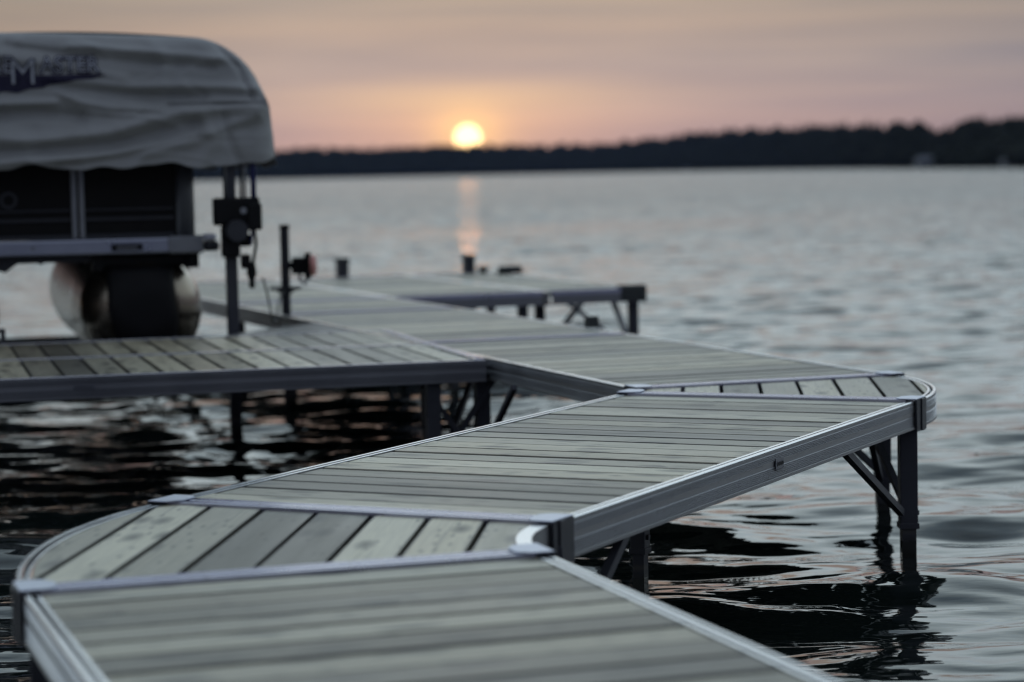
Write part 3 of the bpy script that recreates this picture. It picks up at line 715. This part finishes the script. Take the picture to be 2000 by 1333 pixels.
for dx, rad, mt in ((.055, .010, 'dark'), (.078, .008, 'steel'), (.118, .008, 'blue'), (.135, .009, 'blue'), (-.035, .006, 'steel')):
    bm = bmesh.new(); tube(bm, [(px + dx, -.06, .77), (px + dx + .004, -.03, 1.0), (px + dx - .01, 0, 1.30)], rad, 8); obj('cable', bm, M[mt], lift, True)
bm = bmesh.new(); tube(bm, [(px + .122, -.08, .60), (px + .13, -.09, .50), (px + .112, -.08, .40), (px + .12, -.08, .33), (px + .10, -.07, .26), (px + .082, -.07, .33), (px + .09, -.07, .44)], .010, 8); obj('hanging_cable', bm, M['black'], lift, True)
bm = bmesh.new(); tube(bm, [(px + .10, -.1, .66), (px + .105, -.105, .58), (px + .10, -.1, .50)], .008, 8); obj('hanging_cable', bm, M['blue'], lift, True)
bm = bmesh.new(); box(bm, px + .085, px + .118, -.09, -.055, .245, .40, .008); obj('strap_hook', bm, M['black'], lift)

# ---- canopy: a tunnel of canvas with a hanging front curtain
CW, ZT, ZB, CR = 1.446, 1.705, .965, .44
def top_z(x):                                # silhouette of the canopy seen from the front
    ax_ = min(abs(x), CW); z = ZT + .035 * (1 - (x / CW) ** 2) - (.02 if x > 0 else 0) * (x / CW)
    e = ax_ - (CW - CR)
    if e > 0: z -= .50 * (1 - math.sqrt(max(0, 1 - (e / CR) ** 2)))
    return z
def gsn(d, s): return math.exp(-(d / s) ** 2)
FOLDS = [([(1.14, 1.66), (1.27, 1.52), (1.33, 1.33)], .022, -.022), ([(.85, 1.315), (1.5, 1.318)], .010, -.016), ([(.85, 1.33), (1.5, 1.335)], .012, .012),   # (points in local x,z ; width ; height) ridges (+) and hollows (-) of the curtain
    ([(-1.5, 1.36), (-.6, 1.34), (-.25, 1.325), (.2, 1.335)], .030, .034), ([(-1.5, 1.29), (-.5, 1.26), (.1, 1.28), (.35, 1.25)], .05, -.030),
    ([(-1.4, 1.22), (-.5, 1.19), (0, 1.12), (.5, 1.16), (.9, 1.27), (1.4, 1.30)], .05, .038), ([(-.9, 1.13), (-.1, 1.05), (.5, 1.09), (1.0, 1.21)], .045, -.028),
    ([(-1.2, 1.06), (-.3, 1.00), (.4, 1.02), (.9, 1.10), (1.35, 1.25)], .045, .030), ([(.2, .97), (.6, 1.03), (1.0, 1.13)], .03, -.02),
    ([(-1.5, 1.62), (-.1, 1.60), (.3, 1.53), (.6, 1.47)], .035, .022), ([(-.05, 1.66), (.3, 1.60), (.75, 1.55), (1.1, 1.53)], .03, -.02),
    ([(.3, 1.66), (.7, 1.62), (1.15, 1.58)], .03, .020), ([(.15, 1.48), (.6, 1.42), (1.0, 1.42), (1.35, 1.40)], .035, .026),
    ([(.2, 1.43), (.7, 1.37), (1.05, 1.36)], .035, -.024), ([(.22, 1.40), (.34, 1.34), (.5, 1.30), (.8, 1.29)], .03, .022),
    ([(.75, 1.70), (.85, 1.55), (.80, 1.4)], .05, .014), ([(1.02, 1.26), (1.08, 1.1), (1.0, .96)], .05, .016), ([(1.15, 1.25), (1.18, 1.1), (1.22, .98)], .03, -.014),
    ([(-.3, 1.68), (-.2, 1.60), (-.35, 1.5)], .03, .014), ([(-1.1, 1.7), (-.9, 1.5), (-1.0, 1.3)], .06, .02), ([(-.75, 1.15), (-.7, 1.05), (-.8, .97)], .05, .016)]
def seg_d(px_, pz, a, b):
    dx, dz = b[0] - a[0], b[1] - a[1]; t_ = max(0, min(1, ((px_ - a[0]) * dx + (pz - a[1]) * dz) / (dx * dx + dz * dz))); return math.hypot(px_ - a[0] - t_ * dx, pz - a[1] - t_ * dz)
def fold(x, z):
    h = 0
    for pts, w_, a_ in FOLDS:
        d = min(seg_d(x, z, p, q) for p, q in zip(pts, pts[1:]))
        h += a_ * 1.25 * gsn(d, w_ * .8)
    h += .012 * mnoise.noise(Vector((x * 2.3, z * 5, 3))) + .006 * mnoise.noise(Vector((x * 7, z * 16, 9)))
    mk = 1 - math.exp(-((x - .05) / .55) ** 4 - ((z - 1.5) / .13) ** 4)
    h *= .45 + .55 * mk
    n_ = mnoise.noise(Vector((x * 1.5 + z * .9, z * 4.2 - x * .5, 5))); h += mk * (.014 * (1 - min(1, abs(n_) * 5)) ** 1.5 - .008)
    n_ = mnoise.noise(Vector((x * 3.1 - z * 2.2, z * 7 + x, 15))); h += mk * .005 * (1 - min(1, abs(n_) * 6)) ** 1.5
    return h
def curtain_y(x, z):
    zt = top_z(x); de = min(zt - z, (CW - abs(x)) * 1.0 + .0); r_ = .13
    y = -.10
    if de < r_: y += r_ * (1 - math.sqrt(max(0, 1 - (1 - max(de, 0) / r_) ** 2)))
    y += .02 * math.cos(z * 4)
    k = min(1, max(0, de / .06)) ** .5
    return y - fold(x, z) * k
bm = bmesh.new(); NX, NZ = 210, 96; G = []
for i in range(NX + 1):
    t_ = i / NX * 2 - 1; x = CW * math.sin(t_ * PI / 2) if abs(t_) > .999 else CW * (t_ * .985 + .015 * t_ ** 3)
    col = []
    zb = ZB + .010 * math.sin(x * 9 + 1) + .009 * math.sin(x * 17 + .3) + .005 * math.sin(x * 31) + (.03 * max(0, (x - 1.15) / .3) ** 2 * 1.2)
    zt = top_z(x)
    for j in range(NZ + 1):
        z = zb + (zt - zb) * j / NZ
        xx = x * (1 + .035 * max(0, 1.45 - z))
        col.append(bm.verts.new((xx, curtain_y(x, z), z)))
    G.append(col)
for i in range(NX):
    for j in range(NZ): bm.faces.new((G[i][j], G[i + 1][j], G[i + 1][j + 1], G[i][j + 1]))
# tunnel: sweep the silhouette back
prof = [(-CW - .005, ZB)] + [(G[i][NZ].co.x, G[i][NZ].co.z) for i in range(0, NX + 1, 3)] + [(CW + .005, ZB)]
prof = [(-CW * 1.02, ZB + .1 * k) for k in range(3)] + [(x, z) for x, z in prof[1:-1]] + [(CW * 1.02, ZB + .1 * (2 - k)) for k in range(3)]
rows = []
for y in np.linspace(.03, 6.6, 44):
    rows.append([bm.verts.new((x + .012 * math.sin(y * 5 + z * 9), y, z + .010 * math.sin(y * 4 + x * 3) - .012 * abs(math.sin(y * PI / 1.2)) + (.01 * math.sin(y * 13) if abs(z - ZB) < .01 else 0))) for x, z in prof])
for A_, B_ in zip(rows, rows[1:]):
    for k in range(len(prof) - 1): bm.faces.new((A_[k], A_[k + 1], B_[k + 1], B_[k]))
cano = obj('canopy', bm, M['canvas'], lift, True); cano.modifiers.new('s', 'SOLIDIFY').thickness = .004
bm = bmesh.new()
for sx in (-1, 1):
    tube(bm, [(sx * (CW - .03), y, 1.22) for y in (.1, 2.5, 6.5)], .018, 8)
for y in (.12, 2.2, 4.4, 6.4):
    tube(bm, [(x, y, top_z(x) - .05) for x in np.linspace(-CW + .04, CW - .04, 24)], .014, 8)
for sx in (-1, 1):
    for y in (.0, 5.2): tube(bm, [(sx * 1.195, y, 1.30), (sx * (CW - .03), y + .1, 1.22)], .014, 8)
obj('canopy_frame', bm, M['leg'], lift)

# printing on the curtain: outlined capitals over a dark swoosh, laid on the cloth
def text_mesh(body, size, off, sx=1.0, shear=0.0):
    cu = bpy.data.curves.new('t', 'FONT'); cu.body = body; cu.size = size; cu.offset = off; cu.shear = shear; cu.align_x = 'LEFT'; cu.resolution_u = 3
    o = bpy.data.objects.new('t', cu); S.collection.objects.link(o); dg = bpy.context.evaluated_depsgraph_get(); dg.update()
    me = bpy.data.meshes.new_from_object(o.evaluated_get(dg)); bpy.data.objects.remove(o); return me
def lay(name, polys, mat, lift_mm):
    """polys: bmesh in the local x,z plane (stored as x,y) -> subdivided and laid on the curtain"""
    bmesh.ops.triangulate(polys, faces=polys.faces)
    bmesh.ops.subdivide_edges(polys, edges=[e for e in polys.edges if e.calc_length() > .02], cuts=2, use_grid_fill=True)
    bmesh.ops.triangulate(polys, faces=polys.faces)
    bmesh.ops.subdivide_edges(polys, edges=[e for e in polys.edges if e.calc_length() > .02], cuts=1)
    bmesh.ops.triangulate(polys, faces=polys.faces)
    for v in polys.verts:
        x, z = v.co.x, v.co.y; v.co = Vector((x, curtain_y(x, z) - lift_mm / 1000, z))
    return obj(name, polys, mat, cano)
def word(body, x, z, size, off, xs=1.0):
    me = text_mesh(body, size, off); b = bmesh.new(); b.from_mesh(me)
    for v in b.verts: v.co = Vector((x + v.co.x * xs, z + v.co.y, 0))
    return b
LX = .415                                     # right end of the word
big = [('SHORE', -.385, 1.505, .130), ('M', -.045, 1.440, .205), ('ASTER', .130, 1.505, .130)]
for off, mt, up, nm in ((.0065, 'navy', 8.0, 'lettering_outline'), (-.0015, 'letter', 12.0, 'lettering')):
    for body, x, z, sz in big:
        b = word(body, x, z, sz, off, .90 if body != 'M' else .98)
        lay(nm, b, M[mt], up)
b = bmesh.new()
sw = [(-.43, 1.492), (-.10, 1.492), (.12, 1.490), (.43, 1.494), (.50, 1.488), (.42, 1.468), (.33, 1.462), (.28, 1.448), (.18, 1.436), (.14, 1.418), (.07, 1.415), (.0, 1.392), (-.07, 1.402), (-.14, 1.385), (-.24, 1.405), (-.34, 1.430), (-.43, 1.465)]
b.faces.new([b.verts.new((x, z, 0)) for x, z in sw]); bmesh.ops.subdivide_edges(b, edges=b.edges, cuts=3)
lay('swoosh', b, M['navy'], 6.0)
b = bmesh.new(); sw = [(-.30, 1.455), (-.18, 1.462), (-.16, 1.452), (-.20, 1.440), (-.29, 1.440)]
b.faces.new([b.verts.new((x, z, 0)) for x, z in sw]); lay('swoosh_highlight', b, M['letter'], 9.0)

# ------------------------------------------------------------------ lake
WZ = -.60
rng = np.random.default_rng(5)
ys = [-3.0]
while ys[-1] < 3200: ys.append(ys[-1] + (.016 + max(ys[-1], 0) * .0022 if ys[-1] > 3 else .12 if ys[-1] < 2.6 else .03))
ys = np.array(ys); NR = len(ys); NCc = 620
cx_ = np.concatenate(([-60, -8, -2.2], np.linspace(-1, 1, NCc), [2.2, 8, 60]))
Wy = 4.2 + .30 * np.maximum(ys, 0)
X = cx_[None, :] * Wy[:, None]; Y = np.repeat(ys[:, None], len(cx_), 1)
dy_ = np.gradient(ys); dx_ = 2 * Wy / (NCc - 1); spc = np.maximum(dy_, dx_ * .6)
Z = np.zeros_like(X)
nw = 90; lam = np.exp(rng.uniform(math.log(.16), math.log(1.9), nw)); lam.sort()
gust = .75 + .35 * np.sin(X * .11 + Y * .05 + 1) * np.sin(Y * .13 - X * .04) + .2 * np.sin(X * .31 - Y * .23)
for l_ in lam:
    th = rng.normal(math.radians(-96), math.radians(34) if l_ < .8 else math.radians(24)); k_ = 2 * PI / l_; ph = rng.uniform(0, 2 * PI)
    slope = .007 if l_ < .3 else (.0195 if l_ < 1.0 else .0155)
    fade = np.clip((l_ / spc - 2.2) / 2.0, 0, 1)[:, None]
    if fade.max() <= 0: continue
    arg = k_ * (X * math.cos(th) + Y * math.sin(th)) + ph + .7 * np.sin(X * .9 / max(l_, .4) * .35 + ph * 3) + .5 * np.sin(Y * .5 / max(l_, .4) * .3 + ph)
    Z += fade * gust * (slope / k_) * (np.sin(arg) + .18 * np.cos(2 * arg))
Z[:, :3] = 0; Z[:, -3:] = 0
me = bpy.data.meshes.new('lake'); nv = X.size; co = np.empty((nv, 3), np.float32); co[:, 0] = X.ravel(); co[:, 1] = Y.ravel(); co[:, 2] = (Z + WZ).ravel()
me.vertices.add(nv); me.vertices.foreach_set('co', co.ravel()); C_ = len(cx_)
ii = (np.arange(NR - 1)[:, None] * C_ + np.arange(C_ - 1)[None, :]).ravel(); quads = np.stack([ii, ii + 1, ii + 1 + C_, ii + C_], 1).astype(np.int32)
me.loops.add(quads.size); me.loops.foreach_set('vertex_index', quads.ravel()); nq = len(quads)
me.polygons.add(nq); me.polygons.foreach_set('loop_start', np.arange(nq, dtype=np.int32) * 4)
me.polygons.foreach_set('use_smooth', np.ones(nq, bool)); me.update(calc_edges=True)
wo_ = bpy.data.objects.new('water', me); S.collection.objects.link(wo_); me.materials.append(M['water']); wo_['kind'] = 'structure'
wo_['label'] = 'rippled lake water reflecting the evening sky'

# ------------------------------------------------------------------ far shore
SH = [(a, d, pxh / F_PX * d + .3) for a, d, pxh in ((-900, 1500, 50), (500, 2300, 58), (600, 2300, 61), (700, 2300, 60), (800, 2350, 58), (900, 2350, 62), (1000, 2350, 59), (1100, 2350, 59), (1200, 2250, 60), (1300, 2100, 70),
      (1400, 1900, 79), (1500, 1700, 84), (1600, 1450, 87), (1700, 1200, 88), (1800, 920, 93), (1862, 820, 92), (1895, 780, 113), (1960, 710, 119), (2000, 660, 114), (2200, 520, 110), (2600, 420, 104))]
def shore(xp):
    for (a, b) in zip(SH, SH[1:]):
        if a[0] <= xp <= b[0]:
            t_ = (xp - a[0]) / (b[0] - a[0]); return a[1] + (b[1] - a[1]) * t_, a[2] + (b[2] - a[2]) * t_
    return SH[-1][1:] if xp > 0 else SH[0][1:]
bm = bmesh.new(); rows = []
for xp in np.linspace(-900, 2600, 120):
    d, h = shore(xp); kx = (xp - 1000) / F_PX; rows.append([bm.verts.new((kx * (d + e), d + e, WZ - .5 + max(0, (h - 9)) * g)) for e, g in ((-15, 0), (0, .06), (40, .45), (110, 1.0), (300, 1.05), (700, .8))])
for A_, B_ in zip(rows, rows[1:]):
    for k in range(5): bm.faces.new((A_[k], A_[k + 1], B_[k + 1], B_[k]))
hl = obj('hills', bm, M['soil'], None, True); hl['kind'] = 'structure'; hl['label'] = 'low wooded hills along the far shore of the lake'
bm = bmesh.new(); rr = random.Random(17); vs = []; fs = []
def tree(x, y, z, h, w_, conifer):
    b0 = len(vs); n_ = 7; lv = ((0, .25), (.18, 1), (.45, .85), (.75, .5), (1.0, .04)) if conifer else ((.1, .4), (.3, .95), (.6, 1.0), (.85, .65), (1.0, .12))
    for f, r_ in lv:
        for k in range(n_):
            a = 2 * PI * k / n_ + f * 2; q_ = w_ * r_ * rr.uniform(.72, 1.25); vs.append((x + math.cos(a) * q_, y + math.sin(a) * q_, z + h * f * rr.uniform(.94, 1.06)))
    for l_ in range(4):
        for k in range(n_): fs.append((b0 + l_ * n_ + k, b0 + l_ * n_ + (k + 1) % n_, b0 + (l_ + 1) * n_ + (k + 1) % n_, b0 + (l_ + 1) * n_ + k))
    fs.append(tuple(b0 + 4 * n_ + k for k in range(n_)))
for i in range(9000):
    xp = rr.uniform(-900, 2600) if i % 3 else rr.uniform(450, 2100); d, h = shore(xp); e = 130 * rr.random() ** 1.3 + 3; kx = (xp - 1000) / F_PX
    gz = WZ - .5 + max(0, h - 9) * min(1, .06 + e / 110 * .94); th = rr.choice([rr.uniform(5.0, 8), rr.uniform(7, 10), rr.uniform(7, 12.5)]) * (1 if e > 15 else .8) * (.75 if d < 900 else 1); con = rr.random() < .3
    tree(kx * (d + e), d + e, gz, th * (1.12 if con else 1), rr.uniform(2.4, 4.6) * (.6 if con else 1), con)
me = bpy.data.meshes.new('forest'); me.from_pydata(vs, [], fs); me.update(); me.materials.append(M['forest']); bm.free()
fo_ = bpy.data.objects.new('forest', me); S.collection.objects.link(fo_); fo_['kind'] = 'stuff'; fo_['label'] = 'dark continuous woods along the far shore'; fo_['category'] = 'woods'

hw = simple('pale_house_siding', (.12, .13, .16), .7, 0, .08, .3); hr = simple('dark_roof', (.08, .08, .09), .8, 0, .1, .3); gl = simple('dark_window_glass', (.03, .035, .05), .1, 0, .1, .3)
def house(label, xp, w_, h, cat='house', off=-4):
    d, _ = shore(xp); d += off; kx = (xp - 1000) / F_PX; t_ = thing('lake_house', label, cat, (kx * d, d, WZ), 0, 'houses on the far shore')
    bm = bmesh.new(); box(bm, -w_ / 2, w_ / 2, 0, 7, 0, h * .62); obj('wall', bm, hw, t_)
    bm = bmesh.new(); z0, z1 = h * .62, h; v = [bm.verts.new(q_) for q_ in ((-w_ / 2 - .4, -.4, z0), (w_ / 2 + .4, -.4, z0), (w_ / 2 + .4, 7.4, z0), (-w_ / 2 - .4, 7.4, z0), (-w_ / 2 + .6, 3.5, z1), (w_ / 2 - .6, 3.5, z1))]
    for f in ((0, 1, 5, 4), (1, 2, 5), (2, 3, 4, 5), (3, 0, 4), (3, 2, 1, 0)): bm.faces.new([v[i] for i in f])
    obj('roof', bm, hw, t_)
    for k in range(max(2, int(w_ / 3))):
        x = -w_ / 2 + (k + .5) * w_ / max(2, int(w_ / 3)); bm = bmesh.new(); box(bm, x - .5, x + .5, -.03, -.002, h * .2, h * .45); obj('window', bm, gl, t_)
house('long pale low house by the water on the right far shore', 1838, 15, 4.6)
house('small pale shed on the far shore below the middle of the ridge', 1350, 7, 3.0)
house('small pale boathouse at the right border of the far shore', 1985, 5, 3.2)

# ------------------------------------------------------------------ evening haze over the lake
bm = bmesh.new(); box(bm, -3500, 3500, -40, 3600, WZ - 1.0 - .5, 60)
hm = bpy.data.materials.new('evening_haze'); hm.use_nodes = True; t_ = hm.node_tree; t_.nodes.remove(t_.nodes['Principled BSDF'])
pv = t_.nodes.new('ShaderNodeVolumePrincipled'); pv.inputs['Color'].default_value = (.45, .58, 1.0, 1); pv.inputs['Density'].default_value = HAZE; pv.inputs['Anisotropy'].default_value = 0.0
t_.links.new(pv.outputs[0], t_.nodes['Material Output'].inputs['Volume'])
hz = obj('haze', bm, hm); hz['kind'] = 'stuff'; hz['label'] = 'thin evening haze over the lake'
S.cycles.volume_bounces = 0
